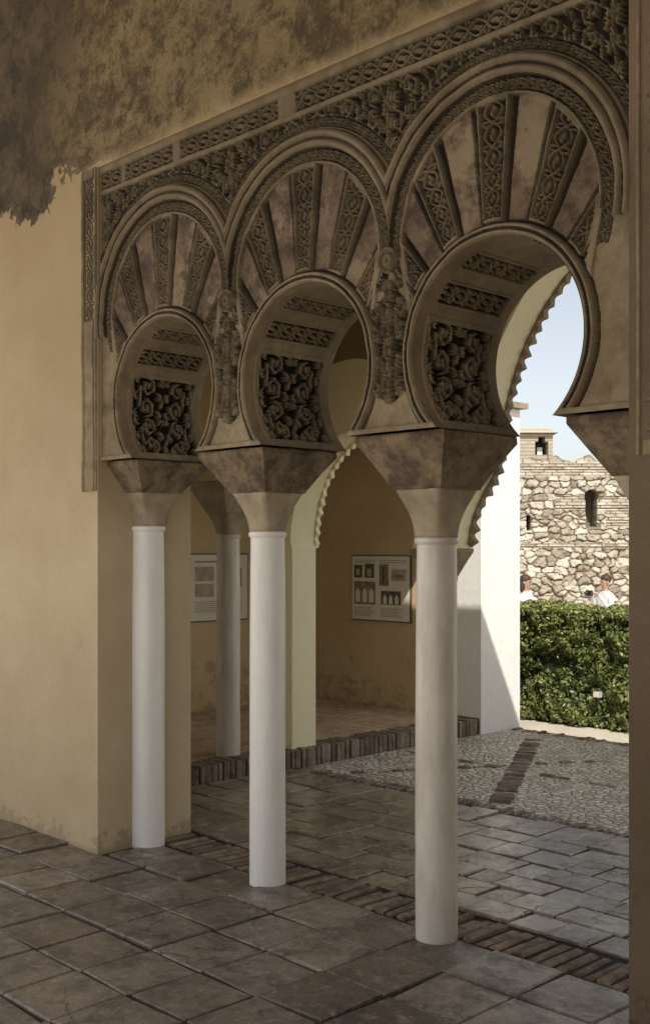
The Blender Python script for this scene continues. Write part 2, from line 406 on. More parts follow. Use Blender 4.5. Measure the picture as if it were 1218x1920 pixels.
def ring_loft(name,rings,mat,parent,smooth=True,cap=True):
    V=[];F=[];n=len(rings[0])
    for r in rings: V+=r
    for k in range(len(rings)-1):
        for i in range(n):
            j=(i+1)%n; F.append((k*n+i,k*n+j,(k+1)*n+j,(k+1)*n+i))
    if cap: F.append(tuple(range(n))[::-1]); F.append(tuple(range((len(rings)-1)*n,len(rings)*n)))
    o=mesh(name,V,F,mat,smooth,parent); return o
def sqring(cx,cy,z,h,sq=1.,n=48):
    P=[]
    for i in range(n):
        a=2*math.pi*(i+.5)/n; c,s=math.cos(a),math.sin(a)
        rs=h/max(abs(c),abs(s)); rs=min(rs,h*1.36)
        rr=h*(1-sq)+rs*sq
        P.append((cx+rr*c,cy+rr*s,z))
    return P
def column(cx,cy,r,z0,zt,zc,zi,ht,mat,capm=M_cap,impm=M_imp,name='column'):
    e=empty(name)
    n=48
    prof=[(z0-.01,r*1.0)]
    N=16
    for k in range(N+1):
        s=k/N; prof.append((z0+(zt-.035-z0)*s, r*(1.0+.03*math.sin(math.pi*s)-.05*s)))
    prof+=[(zt-.03,r*.95),(zt-.025,r*1.04),(zt-.012,r*1.07),(zt-.003,r*1.04),(zt,r*.97)]
    jit=[random.uniform(-.0015,.0015) for _ in range(n)]
    rings=[[(cx+(rr+jit[i]*.5+.0015*math.sin(3*2*math.pi*i/n+z*4))*math.cos(2*math.pi*i/n),cy+(rr+.0015*math.sin(2*2*math.pi*i/n+z*5))*math.sin(2*math.pi*i/n),z) for i in range(n)] for z,rr in prof]
    ring_loft('shaft',rings,mat,e)
    hb=ht*.53; rings=[]
    for k in range(13):
        s=k/12; z=zt+(zc-zt)*s
        rr=r*.98+(hb-r*.98)*(s**2.3); rings.append(sqring(cx,cy,z,rr,min(1,.1+1.2*s**1.2)))
    rings.append(sqring(cx,cy,zc,hb*.99,1)); 
    ring_loft('capital',rings,capm,e)
    R=[]
    for z,h in ((zc,hb*1.02),(zc+.008,hb*1.05),(zc+(zi-zc)*.45,hb+(ht-hb)*.50),(zc+(zi-zc)*.84,ht*.985),(zc+(zi-zc)*.87,ht),(zi-.004,ht),(zi,ht*.985)):
        P=[]
        for i in range(40):
            q=i//10; t=(i%10)/10*2-1
            x,y=((t,-1),(1,t),(-t,1),(-1,-t))[q]
            if abs(t)>.97: x*=.985;y*=.985
            P.append((cx+x*h+random.uniform(-.002,.002),cy+y*h+random.uniform(-.002,.002),z+random.uniform(-.002,.002)*(z<zi-.01)))
        R.append(P)
    ring_loft('impost',R,impm,e,False)
    return e
column(-5.01,3.55,.088,0,1.72,1.895,2.058,.24,M_shW)
column(-4.035,3.55,.086,0,1.68,1.862,2.058,.238,M_shW)
column(-2.985,3.55,.086,0,1.645,1.84,2.058,.238,M_shG)
column(-1.965,3.55,.086,0,1.66,1.85,2.058,.24,M_shG)

# ---------------------------------------------------------------- building shell
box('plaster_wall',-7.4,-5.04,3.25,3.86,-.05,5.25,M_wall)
w=empty('plaster_wall')
box('pier',-1.92,5,3.25,3.86,-.05,5.25,M_pier,w)
w=empty('side_wall'); box('wall_body',1.2,1.5,-1.2,3.25,-.05,5.25,M_tan,w)
w=empty('roof'); box('slab',-7.6,5.2,-1.2,3.86,5.25,5.5,M_wood,w)
box('portico_ceiling',-8.3,5.2,3.86,5.92,4.3,4.5,M_wood,w)
w=empty('bounce_wall_left'); box('wall_body',-10.8,-10.5,-12,3.4,-.05,6,M_white,w); box('coping',-10.86,-10.44,-12.05,3.45,6.0,6.1,M_cap,w)  # invented wall out of view, bounces sunlight onto the columns
w=empty('bounce_wall_garden'); box('wall_body',-6.5,6,11.5,11.9,-.7,5.6,M_white,w); box('coping',-6.56,6.06,11.44,11.96,5.6,5.72,M_cap,w)  # invented wall out of view, bounces sunlight into the portico

# floors
def slabs(name,blocks,mat,parent=None,z_bot=-.03):
    V=[];F=[];A=[]
    for (cx,cy,sx,sy,rot,zt,b) in blocks:
        n=len(V); c,s=math.cos(rot),math.sin(rot); tx=random.uniform(-.009,.009);ty=random.uniform(-.009,.009); r=random.random()
        jit=[(random.uniform(-.007,.007),random.uniform(-.007,.007)) for _ in range(4)]
        def P(x,y,z): return (cx+c*x-s*y,cy+s*x+c*y,z+tx*x*2+ty*y*2)
        for lvl in range(3):
            ins=(0,0,b)[lvl]; zz=(z_bot,zt-b*.7,zt)[lvl]
            for k,(ux,uy) in enumerate(((-1,-1),(1,-1),(1,1),(-1,1))):
                V.append(P(ux*(sx/2-ins)+jit[k][0],uy*(sy/2-ins)+jit[k][1],zz)); A.append(r)
        for lvl in range(2):
            for k in range(4):
                j=(k+1)%4; F.append((n+lvl*4+k,n+lvl*4+j,n+lvl*4+4+j,n+lvl*4+4+k))
        F.append((n+8,n+9,n+10,n+11))
    o=mesh(name,V,F,mat,False,parent)
    at=o.data.attributes.new('rnd','FLOAT','POINT'); at.data.foreach_set('value',A)
    return o
fl=empty('tile_floor')
B=[];T=.325
for i in range(28):
    for j in range(7):
        cx=1.1-i*T-.08; cy=3.60-T/2-j*T
        if cy>3.2 and (cx<-5.1 or cx>-1.85): continue
        B.append((cx,cy,T-.013,T-.013,random.uniform(-.022,.022),random.uniform(-.007,.006),random.uniform(.004,.009)))
slabs('tiles',B,M_tile,fl)
box('mortar_bed',-8,1.2,1.33,3.86,-.05,-.012,M_mortar,fl)
B=[];y=3.90
while y<5.45:
    d=random.choice([.2,.24,.29]); x=-6.15+random.uniform(-.2,0)
    if y+d>5.40: d=5.51-y
    while x<5:
        L=random.choice([.16,.2,.28,.33,.42]); B.append((x+L/2,y+d/2,L-.009,d-.009,random.uniform(-.02,.02),random.uniform(-.006,.004),random.uniform(.004,.008))); x+=L
    y+=d
w=empty('portico_floor')
slabs('tiles',B,M_tile2,w); box('mortar_bed',-6.4,5,3.86,5.60,-.05,-.012,M_mortar,w)
def brickrow(name,p0,p1,width,pitch,mat,z=.0,bot=-.03):
    p0=Vector(p0);p1=Vector(p1); L=(p1-p0).length; a=math.atan2(p1.y-p0.y,p1.x-p0.x); n=int(L/pitch); Bk=[]
    for k in range(n):
        p=p0+(p1-p0)*((k+.5)/n)
        Bk.append((p.x+random.uniform(-.004,.004),p.y+random.uniform(-.008,.008),pitch-.014*random.uniform(.7,1.4),width*random.uniform(.88,1.02),a+random.uniform(-.06,.06),z+random.uniform(-.012,.008),.010))
    return slabs(name,Bk,mat,None,bot)
brickrow('brick_threshold',(-5.04,3.735),(-1.9,3.735),.25,.062,M_brick,.004)
brickrow('brick_border',(-6.0,5.585),(5,5.585),.14,.055,M_brick,.002)
box('cobblestone_paving',-6.0,5,5.60,8.22,-.05,-.008,M_cob)
brickrow('brick_strip',(-4.28,5.70),(-5.6,7.95),.15,.05,M_brick,.002)
brickrow('brick_strip',(-3.0,5.70),(-4.32,7.95),.15,.05,M_brick,.002)
brickrow('brick_strip',(-5.95,6.65),(3,6.65),.06,.12,M_brick,.0)
brickrow('brick_strip',(-5.6,5.72),(-4.2,8.05),.05,.10,M_brick,.0)
brickrow('brick_strip',(-5.95,8.15),(3,8.15),.12,.05,M_brick,.002)

# annex
w=empty('raised_floor')
box('base',-8.1,-6.2,3.86,7.73,-.05,.085,M_mortar,w)
B=[]
for i in range(7):
    for j in range(13):
        B.append((-6.32-i*.27,4.05+j*.29+.0,.262,.282,random.uniform(-.01,.01),.118+random.uniform(-.003,.003),.005))
slabs('tiles',B,M_tile3,w,.06)
n=int((7.73-3.9)/.052); B=[]
for k in range(n):
    B.append((-6.11,3.9+(k+.5)*.052,.2,.042,random.uniform(-.03,.03),.125+random.uniform(-.006,.006),.007))
slabs('brick_step_edge',B,M_brick,w,-.03)
w=empty('annex_wall')
box('back_wall',-8.3,-6.0,7.73,8.27,-.05,2.85,M_tan,w)
box('pier_face',-6.0,-5.985,7.712,8.275,-.05,2.84,M_white,w)
box('painted_sunlit_wall',-6.45,-6.0,7.715,7.729,.13,2.40,M_white,w)  # sunlit end of the back wall put in as a white sheet
box('cornice',-8.35,-5.93,7.70,8.33,2.85,2.90,M_cap,w)
box('sun_limit_lintel',-6.2,-5.99,5.82,7.71,2.40,2.74,M_tan,w)  # added piece, height shaped to limit sun on the back wall
box('side_wall_body',-8.3,-8.1,3.86,7.73,-.05,4.3,M_tan,w)
box('ceiling',-8.1,-6.0,5.87,7.70,2.741,2.849,M_wood,w)

# ---------------------------------------------------------------- lobed arch wall
def fixn(o,tri=True):
    bm=bmesh.new(); bm.from_mesh(o.data); bmesh.ops.recalc_face_normals(bm,faces=bm.faces)
    if tri: bmesh.ops.triangulate(bm,faces=bm.faces[:])
    bm.to_mesh(o.data); bm.free()
def wall_poly(name,outline,y0,y1,mat,parent):
    V=[(x,y0,z) for x,z in outline]+[(x,y1,z) for x,z in outline]; n=len(outline)
    F=[tuple(range(n)),tuple(range(2*n-1,n-1,-1))]+[(i,i+n,(i+1)%n+n,(i+1)%n) for i in range(n)]
    o=mesh(name,V,F,mat,False,parent); fixn(o); return o
def resample(P,step):
    out=[]; d=[0]
    for i in range(1,len(P)): d.append(d[-1]+math.dist(P[i],P[i-1]))
    n=max(2,int(d[-1]/step)); j=0
    for k in range(n+1):
        s=d[-1]*k/n
        while j<len(P)-2 and d[j+1]<s: j+=1
        t=(s-d[j])/(d[j+1]-d[j]+1e-9); out.append((P[j][0]+(P[j+1][0]-P[j][0])*t,P[j][1]+(P[j+1][1]-P[j][1])*t,s))
    return out,d[-1]
def fringe(name,P,pitch,amp,off,y0,y1,mat,parent,seed=1):
    rs=random.Random(seed)
    R,L=resample(P,.009); n=round(L/pitch); I=[];O=[]; am=[rs.uniform(.5,1.2) for _ in range(n+2)]; sh=[rs.uniform(-.010,.010) for _ in range(n+2)]
    for i,(x,z,s) in enumerate(R):
        a=R[max(i-3,0)];b=R[min(i+3,len(R)-1)]; tx,tz=b[0]-a[0],b[1]-a[1]; l=math.hypot(tx,tz)+1e-9
        ph=n*s/L; k=int(ph); 
        o=amp*am[k]*(1-abs(math.cos(math.pi*ph))**1.6)+sh[int(ph+.5)]*.4
        nx_,nz_=tz/l,-tx/l
        I.append((x+nx_*(o-amp*.6),z+nz_*(o-amp*.6))); O.append((x-nx_*off,z-nz_*off))
    V=[];F=[]
    for (a,b) in zip(I,O): V+=[(a[0],y0,a[1]),(b[0],y0,b[1]),(a[0],y1,a[1]),(b[0],y1,b[1])]
    for i in range(len(I)-1):
        k=4*i; F+=[(k,k+1,k+5,k+4),(k+2,k+6,k+7,k+3),(k,k+4,k+6,k+2)]
    mesh(name,V,F,mat,False,parent)
def smoothp(P,n=80):
    R,L=resample(P,.02); A=np.array([(r[0],r[1]) for r in R])
    for _ in range(12):
        A[1:-1]=.25*A[:-2]+.5*A[1:-1]+.25*A[2:]
    return [tuple(a) for a in A]
lw=empty('lobed_arch_wall')
Y0,Y1=5.58,5.82
A_l=[(-5.485-.585*math.cos(a),1.6+.785*math.sin(a)) for a in np.linspace(0,math.pi,50)]
D_l=[(-4.60,1.6),(-4.57,1.78),(-4.48,1.94),(-4.39,2.06),(-4.335,2.2),(-4.31,2.45),(-4.24,2.67),(-4.15,2.87),(-4.01,3.08),(-3.85,3.25),(-3.6,3.42),(-3.35,3.51),(-3.1,3.54)]
MX=-6.2
D_r=[(MX-x,z) for x,z in D_l[::-1]][1:]
Dm=smoothp(D_l+D_r)
def offset(P,o):
    out=[]
    for i,(x,z) in enumerate(P):
        a=P[max(i-2,0)];b=P[min(i+2,len(P)-1)]; tx,tz=b[0]-a[0],b[1]-a[1]; l=math.hypot(tx,tz)+1e-9
        out.append((x-tz/l*o,z+tx/l*o))
    return out
Do=offset(Dm,.03); Ao=offset(A_l,.02)
Ao[0]=(-6.085,1.6)
out=[(-6.2,-.05),(-6.07,-.05),(-6.07,1.6)]+Ao[1:-1]+[(-4.9,1.6),(-4.60,1.6)]+Do[1:-1]+[(MX+4.60,1.6),(MX+4.9,1.6)]
A2=[(MX-x,z) for x,z in Ao[::-1]]
out+=A2[1:-1]+[(MX+6.07,1.6),(MX+6.07,-.05),(5,-.05),(5,4.3),(-6.2,4.3)]
o2=[out[0]]
for p in out[1:]:
    if math.dist(p,o2[-1])>1e-4:o2.append(p)
wall_poly('wall_body',o2,Y0,Y1,M_cream,lw)
fringe('lobed_fringe',Dm,.085,.036,.05,Y1+.002,Y1+.05,M_fr,lw,2)
fringe('lobed_fringe',A_l,.075,.026,.05,Y1+.002,Y1+.04,M_cream,lw,3)
fringe('lobed_fringe',[(MX-x,z) for x,z in A_l[::-1]],.075,.026,.05,Y1+.002,Y1+.04,M_cream,lw,4)
up=[(-6.22,2.2)]+[(-5.485-.70*math.cos(a),2.22+.70*math.sin(a)) for a in np.linspace(0,math.pi,30)]+[(-4.75,2.25)]+[(-3.1-1.64*math.cos(a),2.3+1.6*math.sin(a)) for a in np.linspace(0.02,math.pi-.02,40)]+[(-1.4,2.25),(5,2.25),(5,4.3),(-6.22,4.3)]
wall_poly('wall_upper',up,Y0-.03,Y0-.001,M_up,lw)
column(-4.745,5.70,.076,0,1.28,1.42,1.6,.15,M_shG,M_cap,M_fr)
column(MX+4.745,5.70,.076,0,1.28,1.42,1.6,.15,M_shG,M_cap,M_fr)
column(-6.22,5.10,.085,.12,1.70,1.85,2.07,.21,M_shG,M_cap,M_cap)
sw=empty('side_arcade_wall')
def side_poly():
    P=[(3.86,2.07),(4.0,2.07)]+[(4.44-.44*math.cos(a),2.07+.44*math.sin(a)) for a in np.linspace(0,math.pi,24)]+[(5.31,2.07),(5.40,2.3),(5.58,2.35),(5.58,4.3),(3.86,4.3)]
    V=[(-6.32,y,z) for y,z in P]+[(-6.10,y,z) for y,z in P]; n=len(P)
    F=[tuple(range(n)),tuple(range(2*n-1,n-1,-1))]+[(i,i+n,(i+1)%n+n,(i+1)%n) for i in range(n)]
    fixn(mesh('wall_body',V,F,M_tan,False,sw))
side_poly()
box('upper_fill',-8.1,-6.2,5.64,5.86,2.86,4.3,M_tan,sw)

# ---------------------------------------------------------------- information panels
M_board=simple('board_cream',(.76,.69,.54),.5,.08,4,.0); M_ph=simple('photo_dark',(.14,.115,.08),.4,.7,22,0.); M_ph2=simple('photo_mid',(.34,.28,.20),.4,.65,18,0.); M_ph3=simple('photo_pink',(.55,.42,.30),.5,.4,10,0.)
M_txt=simple('print_grey',(.33,.30,.24),.6,.1,30,0.); M_frame=simple('metal_frame',(.12,.10,.08),.4,.2,10,0.)
def panel(mapf,W,Hh,items):
    e=empty('information_panel')
    def bx(nm,u0,u1,v0,v1,d0,d1,mat):
        P=[mapf(u,v,d) for d in (d0,d1) for (u,v) in ((u0,v0),(u1,v0),(u1,v1),(u0,v1))]
        F=[(0,1,2,3),(7,6,5,4),(0,4,5,1),(1,5,6,2),(2,6,7,3),(3,7,4,0)]
        mesh(nm,P,F,mat,False,e)
    bx('frame',-.012,W+.012,-.012,Hh+.012,0,.022,M_frame)
    bx('board',0,W,0,Hh,.022,.027,M_board)
    for (nm,u0,u1,v0,v1,mt,dd) in items: bx(nm,u0*W,u1*W,v0*Hh,v1*Hh,.0275,.0285+dd,mt)
I=[('photo',.04,.19,.66,.86,M_ph,0),('photo',.23,.40,.66,.88,M_ph,0),('photo',.49,.65,.54,.88,M_ph2,0),('photo',.70,.95,.62,.80,M_ph3,0),('photo',.04,.42,.24,.60,M_ph2,0),('photo',.52,.86,.25,.46,M_ph,0)]
for k in range(3):
    I.append(('figure',.07+.12*k,.15+.12*k,.27,.45,M_board,.001)); I.append(('figure',.09+.12*k,.13+.12*k,.45,.49,M_board,.001))
for k in range(3): I.append(('figure',.56+.10*k,.62+.10*k,.26,.37,M_board,.001)); I.append(('figure',.575+.10*k,.605+.10*k,.37,.40,M_board,.001))
I.append(('figure',.08,.14,.70,.80,M_ph3,.001));I.append(('figure',.28,.35,.68,.80,M_ph3,.001));I.append(('figure',.55,.58,.58,.84,M_ph,.001)); I.append(('figure',.75,.90,.66,.72,M_ph2,.001))
for k in range(5):
    I.append(('text_line',.04,.04+.36*random.uniform(.8,1),.18-.03*k,.19-.03*k,M_txt,0)); I.append(('text_line',.52,.52+.4*random.uniform(.75,1),.18-.03*k,.19-.03*k,M_txt,0))
for k in range(2): I.append(('text_line',.05,.42,.93-.03*k,.94-.03*k,M_txt,0)); I.append(('text_line',.49,.95,.93-.03*k,.94-.03*k,M_txt,0))
panel(lambda u,v,d:(-7.53+u,7.73-d,.925+v),.73,.60,I)
I2=[('photo',.15,.45,.60,.82,M_ph3,0),('photo',.15,.45,.36,.56,M_ph3,0),('photo',.55,.9,.5,.8,M_ph2,0)]
for k in range(6): I2.append(('text_line',.15,.48,.28-.03*k,.29-.03*k,M_txt,0)); I2.append(('text_line',.55,.9,.28-.03*k,.29-.03*k,M_txt,0))
I2.append(('text_line',.15,.6,.88,.91,M_txt,0))
panel(lambda u,v,d:(-8.1+d,6.12+u,.94+v),.73,.60,I2)

# ---------------------------------------------------------------- ground, hedge
ys=[-900,-2,10.2,10.3,900]; zs=[-.03,-.03,-.03,-.65,-.65]
V=[];F=[]
for i,(y,z) in enumerate(zip(ys,zs)): V+=[(-900,y,z),(900,y,z)]
for i in range(4): F.append((2*i,2*i+1,2*i+3,2*i+2))
mesh('ground',V,F,M_sand)
box('bounce_paving',-10.5,8,-12,1.325,-.05,-.004,M_bounce)  # added out-of-view paving, kept pale to bounce sunlight inside
def leafmat():
    t=NT('hedge_leaf',.5)
    a=t.attr('rnd'); c=t.ramp(a,[(0.,(.04,.062,.016)),(.5,(.12,.155,.042)),(1.,(.32,.33,.10))]); t.color(c)
    return t.m
M_leaf=leafmat(); M_core=simple('hedge_core',(.02,.03,.012),.9,.5,20,.3)
def hedge(x0,x1,y0,y1,z1,N):
    e=empty('hedge')
    box('core',x0+.07,x1-.07,y0+.07,y1-.07,-.03,z1-.07,M_core,e)
    rs=np.random.RandomState(5)
    Lx,Ly=x1-x0,y1-y0; areas=np.array([Lx*z1,Lx*Ly,Ly*z1,Ly*z1,Lx*z1*.4]); f=rs.choice(5,N,p=areas/areas.sum())
    u=rs.rand(N);v=rs.rand(N); dep=rs.rand(N)**1.5*.08
    P=np.zeros((N,3)); Nn=np.zeros((N,3))
    m=f==0; P[m]=np.stack([x0+u*Lx,y0+dep,v*z1],-1)[m]; Nn[m]=(0,-1,0)
    m=f==1; P[m]=np.stack([x0+u*Lx,y0+v*Ly,z1-dep*.6],-1)[m]; Nn[m]=(0,0,1)
    m=f==2; P[m]=np.stack([x0+dep,y0+u*Ly,v*z1],-1)[m]; Nn[m]=(-1,0,0)
    m=f==3; P[m]=np.stack([x1-dep,y0+u*Ly,v*z1],-1)[m]; Nn[m]=(1,0,0)
    m=f==4; P[m]=np.stack([x0+u*Lx,y1-dep,v*z1],-1)[m]; Nn[m]=(0,1,0)
    bumpn=(vnoise(P[:,0]*1.+P[:,1]+20,P[:,2]+P[:,1],4.5,11)-.5)*.15+(vnoise(P[:,0]+30,P[:,2]+P[:,1],13,12)-.5)*.11
    bumpn=np.where(f==1,bumpn*.35,bumpn)
    P+=Nn*bumpn[:,None]
    keep=(vnoise(P[:,0]+10,P[:,2]+P[:,1]*.7,11,14)+rs.rand(N)*.6>.5)|(f==1)
    P=P[keep];Nn=Nn[keep];n=len(P);bb=bumpn[keep];tp_=(f==1)[keep]
    d=Nn*.6+rs.randn(n,3)*.6; d/=np.linalg.norm(d,axis=1)[:,None]
    t=np.cross(d,rs.randn(n,3)); t/=np.linalg.norm(t,axis=1)[:,None]; b=np.cross(d,t)
    s=(.009+rs.rand(n)*.010)[:,None]
    Vv=np.concatenate([P-t*s*1.5,P+b*s*.8,P+t*s*1.5,P-b*s*.8],1).reshape(-1,3)
    Q=np.arange(4*n).reshape(n,4); r=np.clip(rs.rand(n)*.65+.35*(bb*6+.5)+.15*tp_,0,1)  # sunlit top and shaded hollows put into the leaf colour
    npmesh('foliage',Vv,Q,M_leaf,False,e,{'rnd':np.repeat(r,4)})
hedge(-7.6,-3.6,8.78,9.75,1.03,110000)
sp=empty('garden_spotlight'); M_grey=simple('grey_metal',(.5,.5,.5),.4,.1,10,0)
box('housing',-5.49,-5.43,8.69,8.74,.27,.32,M_grey,sp); box('arm',-5.47,-5.455,8.741,8.9,.28,.30,M_frame,sp); box('lens',-5.485,-5.435,8.684,8.69,.275,.315,M_board,sp)

# ---------------------------------------------------------------- stone tower
Fv=np.array([-.716,.698]); Rv=np.array([.698,.716])
def rubble():
    t=NT('rubble_stone',.85)
    a=t.attr('rnd'); j=t.attr('joint')
    c=t.ramp(a,[(0.,(.28,.235,.17)),(.35,(.48,.42,.33)),(1.,(.72,.67,.57))])
    c=t.mix(t.ramp(t.noise(7,9,.75),[(.45,0.),(.65,.5)]),c,(.30,.25,.18))
    c=t.mix(j,c,(.24,.19,.135)); t.color(c); t.bump(t.noise(25,8,.7),.8,.03); return t.m
M_rub=rubble()
tower=empty('stone_tower'); ZT=22.
def tp(X,Z,dep=0.): 
    p=Fv*(ZT+dep)+Rv*X; return (p[0],p[1],Z)
def tower_wall():
    d=.018; xs=np.arange(3.0,8.6,d); zs=np.arange(-.7,3.36,d)
    X,Z=np.meshgrid(xs,zs); rs=np.random.RandomState(3)
    Xw=X+(vnoise(X,Z+2,6,51)-.5)*.12+(vnoise(X,Z+2,17,54)-.5)*.05; Zw=Z+(vnoise(X,Z+2,4,52)-.5)*.10+(vnoise(X,Z+2,17,55)-.5)*.04
    seeds=[]
    z=-.8
    while z<3.5:
        hgt=rs.uniform(.06,.16); x=3.0-rs.rand()*.2
        while x<8.7:
            L=rs.uniform(.10,.32); seeds.append((x+L/2,z+hgt/2+rs.uniform(-.025,.025))); x+=L
        z+=hgt
    S=np.array(seeds); P=np.stack([Xw.ravel(),Zw.ravel()],-1).astype(np.float32)
    F1=np.full(len(P),9.,np.float32);F2=np.full(len(P),9.,np.float32);I1=np.zeros(len(P),int)
    for k,s in enumerate(S):
        dd=np.hypot((P[:,0]-s[0])*.55,P[:,1]-s[1]).astype(np.float32); c=dd<F1
        F2=np.where(c,F1,np.minimum(F2,dd)); F1=np.where(c,dd,F1); I1=np.where(c,k,I1)
    F1=F1.reshape(X.shape);F2=F2.reshape(X.shape);I1=I1.reshape(X.shape)
    wj=.012+.04*vnoise(X,Z+2,6,53)
    g=np.clip((F2-F1)/wj,0,1); rk=rs.rand(len(S))
    H=.055*g**.6+.06*(rk[I1]-.3)*g+vnoise(X,Z+2,9,4)*.04+vnoise(X,Z+2,25,44)*.02; rnd=rs.rand(len(S))[I1]; J=(1-g)*.9
    bz=((Z>3.0)|((Z>2.36)&(Z<2.62)&(X>4.5))|((Z>1.62)&(Z<1.72))|((Z>2.0)&(Z<2.36)&(X>5.5)))
    rowf=(Z/.058); row=np.floor(rowf); fx=(X/.26+.5*(row%2)+.2*np.sin(row*7.))%1; fz=rowf-row
    gb=np.minimum(np.clip(np.minimum(fz,1-fz)/.2,0,1),np.clip(np.minimum(fx,1-fx)/.06,0,1))
    H=np.where(bz,.03+.035*gb+vnoise(X,Z+2,9,4)*.03,H); J=np.where(bz,(1-gb)*.8,J); rnd=np.where(bz,(np.sin(row*12.9+np.floor(X/.26+.5*(row%2))*78.2)*43758.5)%1*.7+.05,rnd)
    op=(np.abs(X-5.2)<.11)&(Z>2.02)&(Z<2.62)|(np.hypot(X-5.2,Z-2.62)<.13)|(np.abs(X-3.98)<.035)&(Z>1.95)&(Z<2.25)
    H=np.where(op,-.35,H); J=np.where(op,1,J)
    fr=(np.hypot(X-5.2,Z-2.6)<.24)&(Z>2.6)&~op; H=np.where(fr,H+.03,H)
    Zt=Z+np.where(Z>3.3,(vnoise(X,Z*0,6,6)-.5)*.18,0)
    PX=Fv[0]*(ZT-H)+Rv[0]*X; PY=Fv[1]*(ZT-H)+Rv[1]*X
    V=np.stack([PX,PY,Zt],-1).reshape(-1,3); nz,nx=X.shape; ii=np.arange(nx*nz).reshape(nz,nx)
    Q=np.stack([ii[:-1,:-1],ii[:-1,1:],ii[1:,1:],ii[1:,:-1]],-1).reshape(-1,4)
    npmesh('wall_front',V,Q,M_rub,False,tower,{'rnd':rnd.ravel(),'joint':J.ravel()})
tower_wall()
def tbox(nm,X0,X1,d0,d1,z0,z1,mat,top=0):
    P=[tp(X0,z0,d0),tp(X1,z0,d0),tp(X1,z0,d1),tp(X0,z0,d1),tp(X0+top,z1,d0+top),tp(X1-top,z1,d0+top),tp(X1-top,z1,d1-top),tp(X0+top,z1,d1-top)]
    return mesh(nm,P,[(0,3,2,1),(4,5,6,7),(0,1,5,4),(1,2,6,5),(2,3,7,6),(3,0,4,7)],mat,False,tower)
tbox('tower_mass',3.0,8.58,.4,4,-.7,3.25,M_rub)
def bricks_mat():
    t=NT('tower_brick',.85)
    z=t.sepz(); zz=t.math('FRACT',t.math('MULTIPLY',z,14))
    c=t.mix(t.ramp(zz,[(.0,1.),(.2,0.),(.8,0.),(1.,1.)]),(.50,.43,.33),(.20,.165,.12)); c=t.mix(t.ramp(t.noise(12,6,.7),[(.4,0.),(.7,.6)]),c,(.28,.22,.16))
    t.color(c); t.bump(zz,.4,.01); return t.m
M_tb=bricks_mat()
tbox('turret_post',3.5,4.12,0,.6,3.25,3.86,M_tb); tbox('turret_post',4.38,4.47,0,.6,3.25,3.86,M_tb)
tbox('turret_sill',4.12,4.38,.05,.55,3.25,3.44,M_tb); tbox('turret_head',4.12,4.38,0,.6,3.80,3.86,M_tb)
tbox('turret_arch',4.12,4.18,0,.6,3.70,3.80,M_tb); tbox('turret_arch',4.32,4.38,0,.6,3.70,3.80,M_tb)
tbox('turret_back',4.12,4.38,.5,.58,3.44,3.80,M_ph)
tbox('turret_bell',4.20,4.30,.2,.3,3.44,3.60,M_white)
tbox('turret_roof',3.42,4.56,-.1,.7,3.862,3.98,M_tb,.2)

